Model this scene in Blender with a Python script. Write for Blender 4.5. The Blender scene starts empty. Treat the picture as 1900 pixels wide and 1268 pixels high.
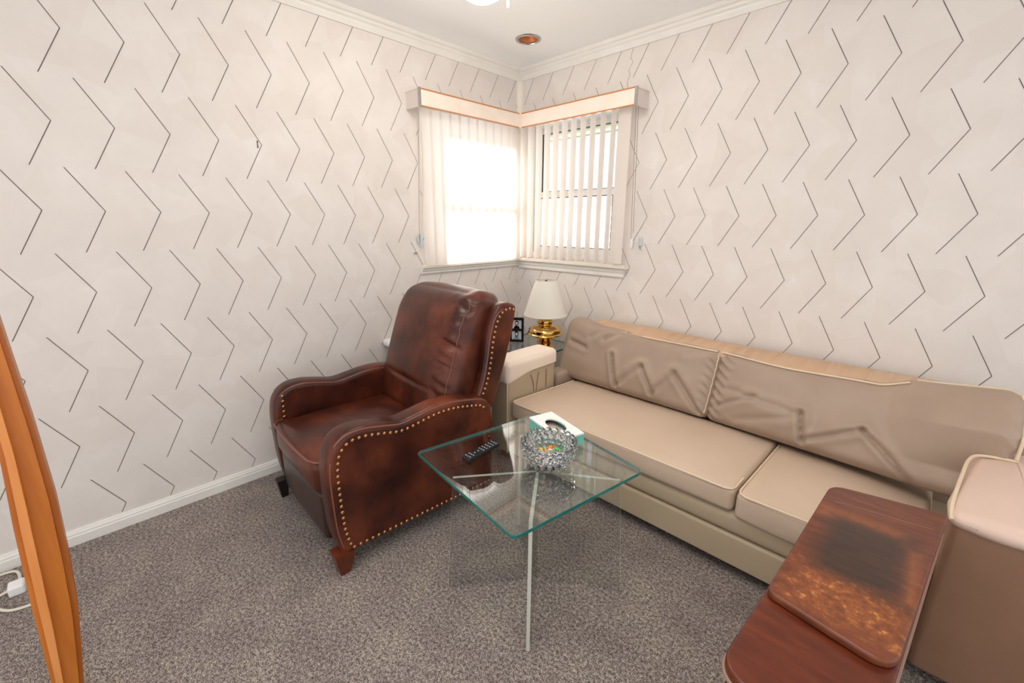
import bpy, bmesh, math, random
from mathutils import Vector, Matrix
random.seed(7)
PI = math.pi
SC = bpy.context.scene
COL = SC.collection

# ------------------------------------------------------------------ camera
cam_d = bpy.data.cameras.new('camera')
cam = bpy.data.objects.new('camera', cam_d); COL.objects.link(cam)
yaw, pitch, roll = -0.7771057, -0.2696572, 0.0034140
D = Vector((math.sin(yaw)*math.cos(pitch), math.cos(yaw)*math.cos(pitch), math.sin(pitch)))
R = D.cross(Vector((0, 0, 1))).normalized(); U = R.cross(D)
cr, sr = math.cos(roll), math.sin(roll)
R, U = cr*R + sr*U, -sr*R + cr*U
cam.matrix_world = Matrix(((R.x, U.x, -D.x, 2.4549), (R.y, U.y, -D.y, -2.5701), (R.z, U.z, -D.z, 1.3562), (0, 0, 0, 1)))
cam_d.sensor_width = 36.0; cam_d.lens = 36.0*794.95/1900.0
cam_d.clip_start = 0.02
SC.camera = cam

# ------------------------------------------------------------------ light
W = bpy.data.worlds.new('world'); SC.world = W; W.use_nodes = True
bg = W.node_tree.nodes['Background']
bg.inputs['Color'].default_value = (0.95, 0.98, 1.0, 1); bg.inputs['Strength'].default_value = 0.80
sun_d = bpy.data.lights.new('sun', 'SUN'); sun_d.energy = 16.0; sun_d.angle = 0.30; sun_d.color = (1, .975, .94)
sun = bpy.data.objects.new('sun', sun_d); COL.objects.link(sun)
sun.rotation_euler = Vector((0.72, 0.40, -0.56)).to_track_quat('-Z', 'Y').to_euler()
sun.location = (-4, -3, 5)
ar_d = bpy.data.lights.new('fill_light', 'AREA'); ar_d.shape = 'DISK'; ar_d.size = 1.5; ar_d.energy = 12; ar_d.color = (1, .96, .90)  # unseen fill light, added to brighten surfaces that face up
ar = bpy.data.objects.new('fill_light', ar_d); COL.objects.link(ar); ar.location = (2.1, -2.3, 2.40)
SC.view_settings.view_transform = 'Standard'; SC.view_settings.look = 'None'
SC.view_settings.gamma = 1.0; SC.view_settings.use_curve_mapping = False
SC.view_settings.exposure = 0.64

# ------------------------------------------------------------------ materials
def lin(c):
    return tuple((v/255/12.92 if v/255 <= .04045 else ((v/255+.055)/1.055)**2.4) for v in c) + (1,)

def mat(name, rgb, rough=.5, metal=0, spec=.5, coat=0, trans=0, ior=1.45, emit=None, es=0):
    m = bpy.data.materials.new(name); m.use_nodes = True
    b = m.node_tree.nodes['Principled BSDF']
    b.inputs['Base Color'].default_value = lin(rgb); b.inputs['Roughness'].default_value = rough
    b.inputs['Metallic'].default_value = metal; b.inputs['Specular IOR Level'].default_value = spec
    b.inputs['Coat Weight'].default_value = coat; b.inputs['Transmission Weight'].default_value = trans
    b.inputs['IOR'].default_value = ior
    if emit: b.inputs['Emission Color'].default_value = lin(emit); b.inputs['Emission Strength'].default_value = es
    return m

def N(m, t, **kw):
    n = m.node_tree.nodes.new(t)
    for k, v in kw.items(): setattr(n, k, v)
    return n
def LK(m, a, b): m.node_tree.links.new(a, b)
def bsdf(m): return m.node_tree.nodes['Principled BSDF']

def noise(m, scale, detail=4, rough=.55, vec=None, stretch=None, coord='Object'):
    tc = N(m, 'ShaderNodeTexCoord'); out = tc.outputs[coord]
    if stretch:
        mp = N(m, 'ShaderNodeMapping'); mp.inputs['Scale'].default_value = stretch
        LK(m, out, mp.inputs['Vector']); out = mp.outputs['Vector']
    n = N(m, 'ShaderNodeTexNoise'); n.inputs['Scale'].default_value = scale
    n.inputs['Detail'].default_value = detail; n.inputs['Roughness'].default_value = rough
    LK(m, out, n.inputs['Vector'])
    return n.outputs['Fac']

def ramp(m, fac, stops):
    r = N(m, 'ShaderNodeValToRGB'); els = r.color_ramp.elements
    while len(els) < len(stops): els.new(.5)
    for e, (p, c) in zip(els, stops): e.position = p; e.color = lin(c)
    LK(m, fac, r.inputs['Fac']); return r.outputs['Color']

def mix(m, fac, a, b, mode='MIX'):
    x = N(m, 'ShaderNodeMix', data_type='RGBA', blend_type=mode)
    if isinstance(fac, (int, float)): x.inputs['Factor'].default_value = fac
    else: LK(m, fac, x.inputs['Factor'])
    for s, v in (('A', a), ('B', b)):
        sock = [i for i in x.inputs if i.name == s and i.type == 'RGBA'][0]
        if isinstance(v, tuple): sock.default_value = lin(v)
        else: LK(m, v, sock)
    return [o for o in x.outputs if o.type == 'RGBA'][0]

def math_n(m, op, a, b=None, c=None):
    x = N(m, 'ShaderNodeMath', operation=op)
    for i, v in enumerate((a, b, c)):
        if v is None: continue
        if isinstance(v, (int, float)): x.inputs[i].default_value = v
        else: LK(m, v, x.inputs[i])
    return x.outputs[0]

def bump(m, h, strength=.3, dist=.01):
    b = N(m, 'ShaderNodeBump'); b.inputs['Strength'].default_value = strength; b.inputs['Distance'].default_value = dist
    LK(m, h, b.inputs['Height']); LK(m, b.outputs['Normal'], bsdf(m).inputs['Normal'])

def noisy(name, stops, scale=8, rough=.5, bscale=None, bstr=.2, bdist=.004, stretch=None, detail=4, **kw):
    m = mat(name, stops[0][1], rough, **kw)
    LK(m, ramp(m, noise(m, scale, detail, stretch=stretch), stops), bsdf(m).inputs['Base Color'])
    if bscale: bump(m, noise(m, bscale, 3, stretch=stretch), bstr, bdist)
    return m

def thin_glass(name, tint, ior=1.5):
    m = bpy.data.materials.new(name); m.use_nodes = True; nt = m.node_tree
    nt.nodes.remove(nt.nodes['Principled BSDF'])
    out = nt.nodes['Material Output']
    t = N(m, 'ShaderNodeBsdfTransparent'); t.inputs['Color'].default_value = tint + (1,)
    g = N(m, 'ShaderNodeBsdfGlossy'); g.inputs['Roughness'].default_value = .0
    geo = N(m, 'ShaderNodeNewGeometry')
    i = math_n(m, 'MULTIPLY_ADD', geo.outputs['Backfacing'], 1/ior-ior, ior)
    f = N(m, 'ShaderNodeFresnel'); LK(m, i, f.inputs['IOR'])
    mx = N(m, 'ShaderNodeMixShader')
    LK(m, f.outputs['Fac'], mx.inputs['Fac']); LK(m, t.outputs[0], mx.inputs[1]); LK(m, g.outputs[0], mx.inputs[2])
    LK(m, mx.outputs[0], out.inputs['Surface'])
    return m

def translucent(name, rgb, amount, rough=.6):
    m = bpy.data.materials.new(name); m.use_nodes = True; nt = m.node_tree
    nt.nodes.remove(nt.nodes['Principled BSDF']); out = nt.nodes['Material Output']
    a = N(m, 'ShaderNodeBsdfDiffuse'); a.inputs['Color'].default_value = lin(rgb)
    b = N(m, 'ShaderNodeBsdfTranslucent'); b.inputs['Color'].default_value = lin(rgb)
    mx = N(m, 'ShaderNodeMixShader'); mx.inputs['Fac'].default_value = amount
    LK(m, a.outputs[0], mx.inputs[1]); LK(m, b.outputs[0], mx.inputs[2]); LK(m, mx.outputs[0], out.inputs['Surface'])
    return m

M = {}
M['wall'] = noisy('wallpaper', [(.3, (228, 220, 214)), (.55, (232, 224, 218)), (.75, (236, 230, 225))], 5, .75, 90, .06, .002)
def paper():
    m = M['wall']; b = bsdf(m); old = b.inputs['Base Color'].links[0].from_socket
    tc = N(m, 'ShaderNodeTexCoord'); v = N(m, 'ShaderNodeTexVoronoi'); v.inputs['Scale'].default_value = 7
    LK(m, tc.outputs['Object'], v.inputs['Vector'])
    c = ramp(m, math_n(m, 'FRACT', math_n(m, 'MULTIPLY', v.outputs['Color'], 3.0)), [(.25, (252, 251, 250)), (.75, (255, 255, 255))])
    LK(m, mix(m, 1.0, old, c, 'MULTIPLY'), b.inputs['Base Color'])
paper()
M['line'] = mat('wallpaper_line', (104, 92, 84), .6)
M['stain'] = mat('wallpaper_mark', (122, 96, 76), .8)
M['ceiling'] = noisy('ceiling_paint', [(.3, (247, 247, 246)), (.7, (250, 250, 249))], 2, .7)
M['trim'] = noisy('trim_paint', [(.3, (233, 229, 222)), (.7, (240, 237, 231))], 6, .4)
M['sill'] = noisy('sill_paint', [(.3, (236, 228, 214)), (.7, (243, 237, 226))], 6, .4)
M['white'] = mat('white_paint', (240, 240, 238), .4)
M['gasket'] = mat('dark_gasket', (60, 62, 66), .6)
M['vane'] = translucent('vane_fabric', (250, 242, 236), .5)
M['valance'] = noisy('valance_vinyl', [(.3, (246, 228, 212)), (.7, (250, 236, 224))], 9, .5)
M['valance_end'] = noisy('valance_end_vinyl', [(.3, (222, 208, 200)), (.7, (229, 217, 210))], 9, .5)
M['copper_trim'] = mat('copper_trim', (205, 140, 88), .35, metal=.3)
M['grey_clip'] = mat('grey_plastic', (205, 210, 214), .4)
M['cord'] = mat('white_cord', (226, 217, 200), .6)
M['grey_cord'] = mat('grey_cord', (140, 132, 124), .6)
M['window_glass'] = thin_glass('window_glass', (.96, .98, .98))
M['brass'] = mat('polished_brass', (224, 184, 110), .08, metal=1)
M['shade'] = translucent('lamp_shade_fabric', (252, 248, 240), .35)
M['nail'] = mat('aged_brass_nail', (176, 128, 88), .3, metal=1)
M['black'] = mat('black_plastic', (24, 24, 28), .35)
M['key'] = mat('grey_keys', (150, 152, 160), .5)
M['frame_black'] = mat('frame_black', (22, 20, 22), .4)
M['steel'] = mat('brushed_steel', (190, 190, 188), .25, metal=1)
M['globe'] = mat('opal_globe', (255, 250, 240), .3, emit=(255, 248, 236), es=14.0)
M['copper_baffle'] = noisy('copper_baffle', [(.3, (196, 118, 72)), (.7, (222, 146, 96))], 30, .35, metal=.6)
M['tassel'] = mat('peach_tassel', (238, 196, 160), .7)
M['teal'] = mat('teal_card', (124, 205, 186), .55)
M['card'] = mat('white_card', (246, 246, 244), .55)
M['tissue'] = mat('tissue_paper', (214, 190, 180), .8)
M['crystal'] = mat('cut_crystal', (250, 252, 252), .02, trans=1, ior=1.5)
M['table_glass'] = thin_glass('table_glass', (.94, .972, .965), 1.9)
M['acrylic'] = thin_glass('clear_acrylic', (.972, .985, .98))
M['acrylic_edge'] = translucent('frosted_acrylic_edge', (226, 228, 216), .4)
M['silver'] = mat('silver_frame', (190, 196, 205), .3, metal=.8)
M['dark_print'] = mat('dark_print', (18, 16, 18), .25)

def glass_edge():
    m = mat('green_glass_edge', (26, 128, 120), .08, spec=.8)
    b = bsdf(m); b.inputs['Transmission Weight'].default_value = .35; b.inputs['IOR'].default_value = 1.5
    return m
M['glass_edge'] = glass_edge()

def carpet():
    m = mat('carpet_pile', (120, 110, 104), .95, spec=.15)
    fine = math_n(m, 'MULTIPLY_ADD', noise(m, 330, 1, .5), .6, math_n(m, 'MULTIPLY', noise(m, 95, 2, .6), .4))
    mid = noise(m, 6, 3)
    c = ramp(m, fine, [(.36, (74, 68, 66)), (.46, (124, 116, 112)), (.55, (184, 176, 171)), (.66, (230, 224, 217))])
    t = ramp(m, mid, [(.3, (214, 206, 206)), (.55, (232, 226, 223)), (.72, (246, 240, 230))])
    LK(m, mix(m, 1.0, c, t, 'MULTIPLY'), bsdf(m).inputs['Base Color'])
    bump(m, fine, .6, .006)
    return m
M['carpet'] = carpet()

def leather():
    m = mat('oxblood_leather', (70, 36, 26), .3, spec=.42)
    a = noise(m, 5.5, 5, .6); g = noise(m, 2.2, 2)
    c1 = ramp(m, a, [(.30, (54, 27, 19)), (.46, (86, 42, 28)), (.60, (110, 57, 36)), (.78, (134, 74, 46))])
    c2 = ramp(m, g, [(.35, (170, 150, 150)), (.65, (255, 240, 235))])
    LK(m, mix(m, 1.0, c1, c2, 'MULTIPLY'), bsdf(m).inputs['Base Color'])
    LK(m, math_n(m, 'MULTIPLY_ADD', a, .2, .22), bsdf(m).inputs['Roughness'])
    bump(m, noise(m, 160, 3), .12, .002)
    return m
M['leather'] = leather()
M['shaded_leather'] = noisy('shaded_leather', [(.3, (44, 28, 24)), (.7, (66, 40, 32))], 5, .34, 160, .1, .002)  # darker leather copy, shade on the footrest panel put into its colour
M['leather_pipe'] = mat('leather_piping', (128, 78, 62), .35)
M['chair_leg'] = noisy('mahogany_leg', [(.3, (78, 32, 18)), (.7, (118, 56, 28))], 6, .3, stretch=(6, 6, 1))
M['dark_leg'] = mat('ebony_leg', (26, 20, 20), .35)
M['void'] = mat('near_black', (26, 22, 20), .9)

def sofa_mat(name, a, b, rough=.42):
    m = mat(name, a, rough, spec=.4)
    LK(m, ramp(m, noise(m, 3.5, 4), [(.3, a), (.7, b)]), bsdf(m).inputs['Base Color'])
    bump(m, math_n(m, 'ADD', noise(m, 9, 3), math_n(m, 'MULTIPLY', noise(m, 260, 2), .12)), .12, .012)
    return m
M['sofa'] = sofa_mat('taupe_upholstery', (164, 142, 125), (175, 153, 135))
M['sofa_seat'] = sofa_mat('taupe_seat_upholstery', (206, 182, 160), (213, 190, 168))
M['sofa_band'] = sofa_mat('tan_band', (202, 166, 134), (212, 178, 146))
M['sofa_base'] = sofa_mat('olive_tan_upholstery', (182, 163, 136), (192, 173, 146))
M['sofa_brown_shade'] = sofa_mat('brown_shaded_arm', (134, 100, 78), (148, 112, 90))  # brown cloth, with shade on the right arm's front put into its colour
M['cap'] = sofa_mat('peach_arm_cover', (246, 226, 208), (249, 232, 216), .55)
M['cap_pink'] = sofa_mat('rose_beige_arm_cover', (216, 188, 172), (224, 197, 181), .5)
M['piping'] = mat('cream_piping', (228, 206, 178), .5)

def wood(name, dark, light, rough=.35, scale=3, stretch=(1, 14, 14)):
    return noisy(name, [(.25, dark), (.5, tuple((a+b)//2 for a, b in zip(dark, light))), (.75, light)], scale, rough,
                 40, .05, .002, stretch=stretch, detail=6)
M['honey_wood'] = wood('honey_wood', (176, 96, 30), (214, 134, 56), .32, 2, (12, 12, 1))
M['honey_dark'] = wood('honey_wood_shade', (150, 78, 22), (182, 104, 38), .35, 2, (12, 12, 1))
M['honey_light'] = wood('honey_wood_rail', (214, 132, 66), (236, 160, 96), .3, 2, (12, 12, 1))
M['red_wood'] = wood('mahogany_top', (78, 33, 18), (112, 50, 26), .28, 2.5, (4, 22, 4))
M['red_wood_body'] = wood('mahogany_case', (70, 34, 20), (98, 50, 28), .35, 2.5, (14, 14, 2))

def worn_wood():
    m = mat('worn_mahogany', (116, 60, 32), .34)
    tc = N(m, 'ShaderNodeTexCoord'); sep = N(m, 'ShaderNodeSeparateXYZ'); LK(m, tc.outputs['Object'], sep.inputs[0])
    x, y = sep.outputs[0], sep.outputs[1]
    base = ramp(m, noise(m, 2.5, 6, stretch=(4, 26, 4)), [(.25, (82, 40, 26)), (.5, (106, 54, 34)), (.75, (128, 68, 42))])
    nz = noise(m, 48, 5, .75); nl = noise(m, 7, 4, stretch=(1, 5, 1))
    def box(cx, cy, hx, hy, soft, amp):
        dx = math_n(m, 'SUBTRACT', math_n(m, 'ABSOLUTE', math_n(m, 'SUBTRACT', x, cx)), hx)
        dy = math_n(m, 'SUBTRACT', math_n(m, 'ABSOLUTE', math_n(m, 'SUBTRACT', y, cy)), hy)
        d_ = math_n(m, 'MAXIMUM', dx, dy)
        d_ = math_n(m, 'ADD', d_, math_n(m, 'MULTIPLY_ADD', nl, amp, -amp/2))
        mr = N(m, 'ShaderNodeMapRange'); mr.inputs['From Min'].default_value = soft; mr.inputs['From Max'].default_value = -soft
        LK(m, d_, mr.inputs['Value']); return mr.outputs[0]
    patch = box(.0, -.005, .082, .135, .028, .06)
    rub = box(-.005, -.20, .095, .075, .03, .05)
    side = box(.088, -.02, .008, .10, .012, .02)
    side2 = box(-.02, .125, .08, .02, .02, .03)
    sp = ramp(m, nz, [(.44, (0, 0, 0)), (.62, (255, 255, 255))])
    worn = ramp(m, nz, [(.35, (108, 58, 32)), (.55, (146, 82, 42)), (.68, (208, 140, 76))])
    c = mix(m, math_n(m, 'MULTIPLY', rub, .9), base, worn)
    c = mix(m, math_n(m, 'MULTIPLY', math_n(m, 'MAXIMUM', side, side2), math_n(m, 'MULTIPLY_ADD', nz, 1.4, -.2)), c, (196, 112, 52))
    dark = ramp(m, noise(m, 5, 5, stretch=(3, 24, 3)), [(.3, (48, 35, 28)), (.7, (68, 48, 37))])
    c = mix(m, math_n(m, 'MULTIPLY', patch, .92), c, dark)
    LK(m, c, bsdf(m).inputs['Base Color'])
    LK(m, math_n(m, 'MULTIPLY_ADD', rub, .2, .34), bsdf(m).inputs['Roughness'])
    return m
M['worn_wood'] = worn_wood()
M['scratch_and_highlight'] = mat('scratch_and_highlight', (150, 116, 98), .4)  # pale tone shared by the scratch and the painted edge highlight

# ------------------------------------------------------------------ mesh helpers
class G:
    """collects verts / faces / material slots for one mesh"""
    def __init__(s): s.v = []; s.f = []; s.m = []
    def add(s, vf, mi=0, T=None):
        v, f = vf; o = len(s.v)
        s.v += [tuple(T @ Vector(p)) if T is not None else tuple(p) for p in v]
        s.f += [tuple(i+o for i in q) for q in f]; s.m += [mi]*len(f)
        return s
    def map(s, fn): s.v = [tuple(fn(Vector(p))) for p in s.v]; return s

def obj(name, g, mats, parent=None, smooth=True, loc=None, angle=40, **props):
    me = bpy.data.meshes.new(name)
    if isinstance(g, tuple): g = G().add(g)
    me.from_pydata(g.v, [], g.f)
    if not isinstance(mats, (list, tuple)): mats = [mats]
    for x in mats: me.materials.append(M[x] if isinstance(x, str) else x)
    for p, i in zip(me.polygons, g.m): p.material_index = i; p.use_smooth = smooth
    bm = bmesh.new(); bm.from_mesh(me)
    bmesh.ops.remove_doubles(bm, verts=bm.verts, dist=1e-5)
    bmesh.ops.recalc_face_normals(bm, faces=bm.faces)
    if smooth:
        for e in bm.edges:
            if len(e.link_faces) == 2 and e.calc_face_angle(0) > math.radians(angle): e.smooth = False
    bm.to_mesh(me); bm.free(); me.update()
    o = bpy.data.objects.new(name, me); COL.objects.link(o)
    if parent: o.parent = parent
    if loc: o.location = loc
    for k, v in props.items(): o[k] = v
    return o

def tag(o, label, cat, group=None):
    o['label'] = label; o['category'] = cat
    if group: o['group'] = group
    return o
def thing(name, label, cat, loc=(0, 0, 0), rz=0, group=None):
    o = bpy.data.objects.new(name, None); COL.objects.link(o)
    o.location = loc; o.rotation_euler = (0, 0, rz); o.empty_display_size = .05
    return tag(o, label, cat, group)

def box(x0, x1, y0, y1, z0, z1):
    v = [(x, y, z) for x in (x0, x1) for y in (y0, y1) for z in (z0, z1)]
    return v, [(0, 1, 3, 2), (4, 6, 7, 5), (0, 4, 5, 1), (2, 3, 7, 6), (0, 2, 6, 4), (1, 5, 7, 3)]

def axis_pts(h, r, n, k=4):
    a = [-h + r*(1-math.cos(i/k*PI/2))*0 + r*(i/k) for i in range(k)]
    inner = [-(h-r) + 2*(h-r)*i/n for i in range(n+1)]
    b = [-x for x in reversed(a)]
    return a + inner + b

def soft_box(sx, sy, sz, r, n=(6, 6, 4), bulge=(0, 0, 0), fn=None, k=4, pw=2):
    """rounded box, centre at the origin, full sizes; bulge swells each pair of faces"""
    h = (sx/2, sy/2, sz/2); r = min(r, *[q*.999 for q in h])
    A = [axis_pts(h[i], r, n[i], k) for i in range(3)]
    idx = {}; V = []; F = []
    def vid(p):
        key = tuple(round(c, 6) for c in p)
        if key not in idx: idx[key] = len(V); V.append(p)
        return idx[key]
    for ax in range(3):
        b, c = (ax+1) % 3, (ax+2) % 3
        for s in (-1, 1):
            for i in range(len(A[b])-1):
                for j in range(len(A[c])-1):
                    q = []
                    for (u, w) in ((i, j), (i+1, j), (i+1, j+1), (i, j+1)):
                        p = [0, 0, 0]; p[ax] = s*h[ax]; p[b] = A[b][u]; p[c] = A[c][w]; q.append(vid(tuple(p)))
                    F.append(tuple(q if s > 0 else q[::-1]))
    out = []
    for p in V:
        c = Vector([max(-(h[i]-r), min(h[i]-r, p[i])) for i in range(3)])
        dv = Vector(p)-c
        if dv.length > 1e-9: dv.normalize()
        qv = c + dv*r
        t = [min(1, abs(p[i])/h[i]) for i in range(3)]
        for i in range(3):
            if bulge[i]:
                b, cc = (i+1) % 3, (i+2) % 3
                qv[i] += bulge[i]*(p[i]/h[i])*(1-t[b]**pw)*(1-t[cc]**pw)
        if fn: qv = Vector(fn(qv))
        out.append(tuple(qv))
    return out, F

def tube(pts, r, n=8, closed=False):
    pts = [Vector(p) for p in pts]; V = []; F = []; L = len(pts); up = Vector((0, 0, 1))
    prev = None
    for i, p in enumerate(pts):
        a = pts[(i-1) % L] if (closed or i) else p
        b = pts[(i+1) % L] if (closed or i < L-1) else p
        t = (b-a).normalized()
        if prev is None:
            x = t.cross(up)
            if x.length < 1e-3: x = t.cross(Vector((1, 0, 0)))
        else: x = prev - t*prev.dot(t)
        x.normalize(); prev = x; y = t.cross(x)
        rr = r[i] if isinstance(r, (list, tuple)) else r
        V += [tuple(p + x*rr*math.cos(2*PI*k/n) + y*rr*math.sin(2*PI*k/n)) for k in range(n)]
    for i in range(L if closed else L-1):
        for k in range(n):
            a, b = i*n, ((i+1) % L)*n
            F.append((a+k, a+(k+1) % n, b+(k+1) % n, b+k))
    if not closed: F += [tuple(range(n))[::-1], tuple(range((L-1)*n, L*n))]
    return V, F

def lathe(prof, n=32, c=(0, 0, 0), cap=True):
    V = []; F = []
    for (r, z) in prof: V += [(c[0]+r*math.cos(2*PI*k/n), c[1]+r*math.sin(2*PI*k/n), c[2]+z) for k in range(n)]
    for i in range(len(prof)-1):
        for k in range(n): F.append((i*n+k, i*n+(k+1) % n, (i+1)*n+(k+1) % n, (i+1)*n+k))
    if cap:
        if prof[0][0] > 1e-4: F.append(tuple(range(n))[::-1])
        if prof[-1][0] > 1e-4: F.append(tuple(range((len(prof)-1)*n, len(prof)*n)))
    return V, F

def bez(P, n=10):
    """smooth open curve through points (Catmull-Rom)"""
    P = [Vector(p) for p in P]; o = []
    for i in range(len(P)-1):
        a, b, c, d = P[max(i-1, 0)], P[i], P[i+1], P[min(i+2, len(P)-1)]
        for k in range(n):
            t = k/n
            o.append(.5*((2*b)+(c-a)*t+(2*a-5*b+4*c-d)*t*t+(3*b-a-3*c+d)*t**3))
    return o + [P[-1]]

def round_poly(pts, r, n=6):
    out = []
    for i, p in enumerate(pts):
        p = Vector(p); a = Vector(pts[i-1]); b = Vector(pts[(i+1) % len(pts)])
        rr = r[i] if isinstance(r, (list, tuple)) else r
        u, w = (a-p).normalized(), (b-p).normalized()
        p0, p1 = p+u*rr, p+w*rr
        for k in range(n+1):
            t = k/n; out.append((1-t)**2*p0 + 2*t*(1-t)*p + t*t*p1)
    return out

def prism(poly, z0, z1, bev=0, T=None, seg=3):
    """extrude a 2-D outline from z0 to z1 with an optional rounded edge"""
    n = len(poly); P = [Vector((p[0], p[1])) for p in poly]
    area = sum(P[i].x*P[(i+1) % n].y-P[(i+1) % n].x*P[i].y for i in range(n))
    if area < 0: P.reverse()
    nor = []
    for i in range(n):
        e1 = (P[i]-P[i-1]); e2 = (P[(i+1) % n]-P[i])
        e1 = e1.normalized() if e1.length > 1e-9 else e2.normalized(); e2 = e2.normalized() if e2.length > 1e-9 else e1
        a = Vector((e1.y, -e1.x)); b = Vector((e2.y, -e2.x)); m = (a+b)
        m = m.normalized() if m.length > 1e-6 else a
        nor.append(m/max(.5, m.dot(a)))
    rings = []
    if bev:
        for k in range(seg+1):
            t = k/seg*PI/2; rings.append((z0+bev*(1-math.sin(t)), -bev*(1-math.cos(t))))
        rings = [(z0 + bev*(1-math.cos(k/seg*PI/2)), -bev*(1-math.sin(k/seg*PI/2))) for k in range(seg+1)]
        rings += [(z1 - bev*(1-math.sin(k/seg*PI/2)), -bev*(1-math.cos(k/seg*PI/2))) for k in range(seg+1)]
    else: rings = [(z0, 0), (z1, 0)]
    V = []; F = []
    for z, o in rings: V += [(P[i].x+nor[i].x*o, P[i].y+nor[i].y*o, z) for i in range(n)]
    for j in range(len(rings)-1):
        for i in range(n): F.append((j*n+i, j*n+(i+1) % n, (j+1)*n+(i+1) % n, (j+1)*n+i))
    F += [tuple(range(n))[::-1], tuple(range((len(rings)-1)*n, len(rings)*n))]
    if T is not None: V = [tuple(T @ Vector(v)) for v in V]
    return V, F

YZ = Matrix(((0, 0, 1, 0), (1, 0, 0, 0), (0, 1, 0, 0), (0, 0, 0, 1)))     # outline (y,z) extruded along x
XZ = Matrix(((1, 0, 0, 0), (0, 0, -1, 0), (0, 1, 0, 0), (0, 0, 0, 1)))    # outline (x,z) extruded along -y

def dome(p, nrm, r, h, n=8, rings=3):
    nrm = Vector(nrm).normalized(); x = nrm.orthogonal().normalized(); y = nrm.cross(x); p = Vector(p); V = []; F = []
    for j in range(rings):
        a = j/rings*PI/2
        V += [tuple(p + nrm*h*math.sin(a) + (x*math.cos(2*PI*k/n)+y*math.sin(2*PI*k/n))*r*math.cos(a)) for k in range(n)]
    V.append(tuple(p+nrm*h))
    for j in range(rings-1):
        for k in range(n): F.append((j*n+k, j*n+(k+1) % n, (j+1)*n+(k+1) % n, (j+1)*n+k))
    t = len(V)-1
    for k in range(n): F.append(((rings-1)*n+k, (rings-1)*n+(k+1) % n, t))
    return V, F

def along(pts, step):
    pts = [Vector(p) for p in pts]; out = [pts[0]]; acc = 0
    for a, b in zip(pts, pts[1:]):
        L = (b-a).length; t = step-acc
        while t <= L: out.append(a+(b-a)*(t/L)); t += step
        acc = L-(t-step)
    return out

def sphere(c, r, n=12, m=8, sc=(1, 1, 1)):
    prof = [(r*math.sin(PI*i/m), -r*math.cos(PI*i/m)) for i in range(m+1)]
    V, F = lathe(prof, n, cap=False)
    return [(c[0]+x*sc[0], c[1]+y*sc[1], c[2]+z*sc[2]) for x, y, z in V], F

def ring(u0, u1, z0, z1, w, o0, o1, P):
    """one-piece rectangular frame; P maps (u, o, z) to a point"""
    V = []; F = []
    for o in (o0, o1):
        for k in (0, w): V += [P(u0+k, o, z0+k), P(u1-k, o, z0+k), P(u1-k, o, z1-k), P(u0+k, o, z1-k)]
    for k in range(4):
        n_ = (k+1) % 4
        F += [(k, n_, 4+n_, 4+k), (8+k, 8+n_, 12+n_, 12+k), (k, n_, 8+n_, 8+k), (4+k, 4+n_, 12+n_, 12+k)]
    return V, F

# ------------------------------------------------------------------ room shell
H = 2.425; TH = .16; XE = 4.6; YE = -4.4
A0, STEP, ROWB, Z0 = .1778, .0861, .3211, 2.0397
WL = (-.905, -.10, 1.11, 2.07)      # left window opening: y0,y1,z0,z1
WR = (.075, .885, 1.11, 2.07)        # right window opening: x0,x1,z0,z1

def inside(u, z, hole): return hole[0] < u < hole[1] and hole[2] < z < hole[3]

def chevrons(along_u, hole, umax):
    """ribbons of the printed zigzag in (u, z), u = distance from the corner"""
    out = []
    w = .0013
    for (t, e) in along_u:
        n = 24
        for k in range(n):
            a = tuple(t[i]+(e[i]-t[i])*k/n for i in (0, 1)); b = tuple(t[i]+(e[i]-t[i])*(k+1)/n for i in (0, 1))
            mid = ((a[0]+b[0])/2, (a[1]+b[1])/2)
            if not (.004 < mid[0] < umax and .07 < mid[1] < 2.36): continue
            if inside(mid[0], mid[1], hole): continue
            dx, dz = b[0]-a[0], b[1]-a[1]; L = math.hypot(dx, dz); px, pz = -dz/L*w, dx/L*w
            out.append([(a[0]+px, a[1]+pz), (b[0]+px, b[1]+pz), (b[0]-px, b[1]-pz), (a[0]-px, a[1]-pz)])
    return out

segs = []
for i in range(-2, 8):
    for j in range(-14, 28):
        u = 2.4392 - A0*j + STEP*i; z = Z0 - ROWB*i
        if i == 6 and j < 2: continue
        segs += [((u, z), (u+.0885, z+.1595)), ((u, z), (u+.0868, z-.1605))]
g = G()
hl = (-WL[1], -WL[0], WL[2], WL[3])
g.add(box(-TH, 0, YE, WL[0], 0, H)); g.add(box(-TH, 0, WL[1], 0, 0, H))
g.add(box(-TH, 0, WL[0], WL[1], 0, WL[2])); g.add(box(-TH, 0, WL[0], WL[1], WL[3], H))
for q in chevrons(segs, hl, -YE): g.add(([(.001, -u, z) for u, z in q], [(0, 1, 2, 3)]), 1)
mk = [(.0007, -1.83, 1.722), (.0007, -1.826, 1.735), (.0007, -1.834, 1.737), (.0007, -1.836, 1.70), (.0007, -1.829, 1.705)]
g.add((mk, [(0, 1, 2, 3, 4)]), 2)
obj('wall_left', g, ['wall', 'line', 'stain'], smooth=False, kind='structure')

segs = []
for i in range(-2, 8):
    for j in range(-10, 24):
        x = .9354 + A0*j + .0847*i; z = Z0 - ROWB*i
        segs += [((x, z), (x-.0855, z+.1570)), ((x, z), (x-.0906, z-.1612))]
g = G()
g.add(box(0, WR[0], 0, TH, 0, H)); g.add(box(WR[1], XE, 0, TH, 0, H))
g.add(box(WR[0], WR[1], 0, TH, 0, WR[2])); g.add(box(WR[0], WR[1], 0, TH, WR[3], H))
for q in chevrons(segs, WR, XE): g.add(([(x, -.001, z) for x, z in q], [(3, 2, 1, 0)]), 1)
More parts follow.
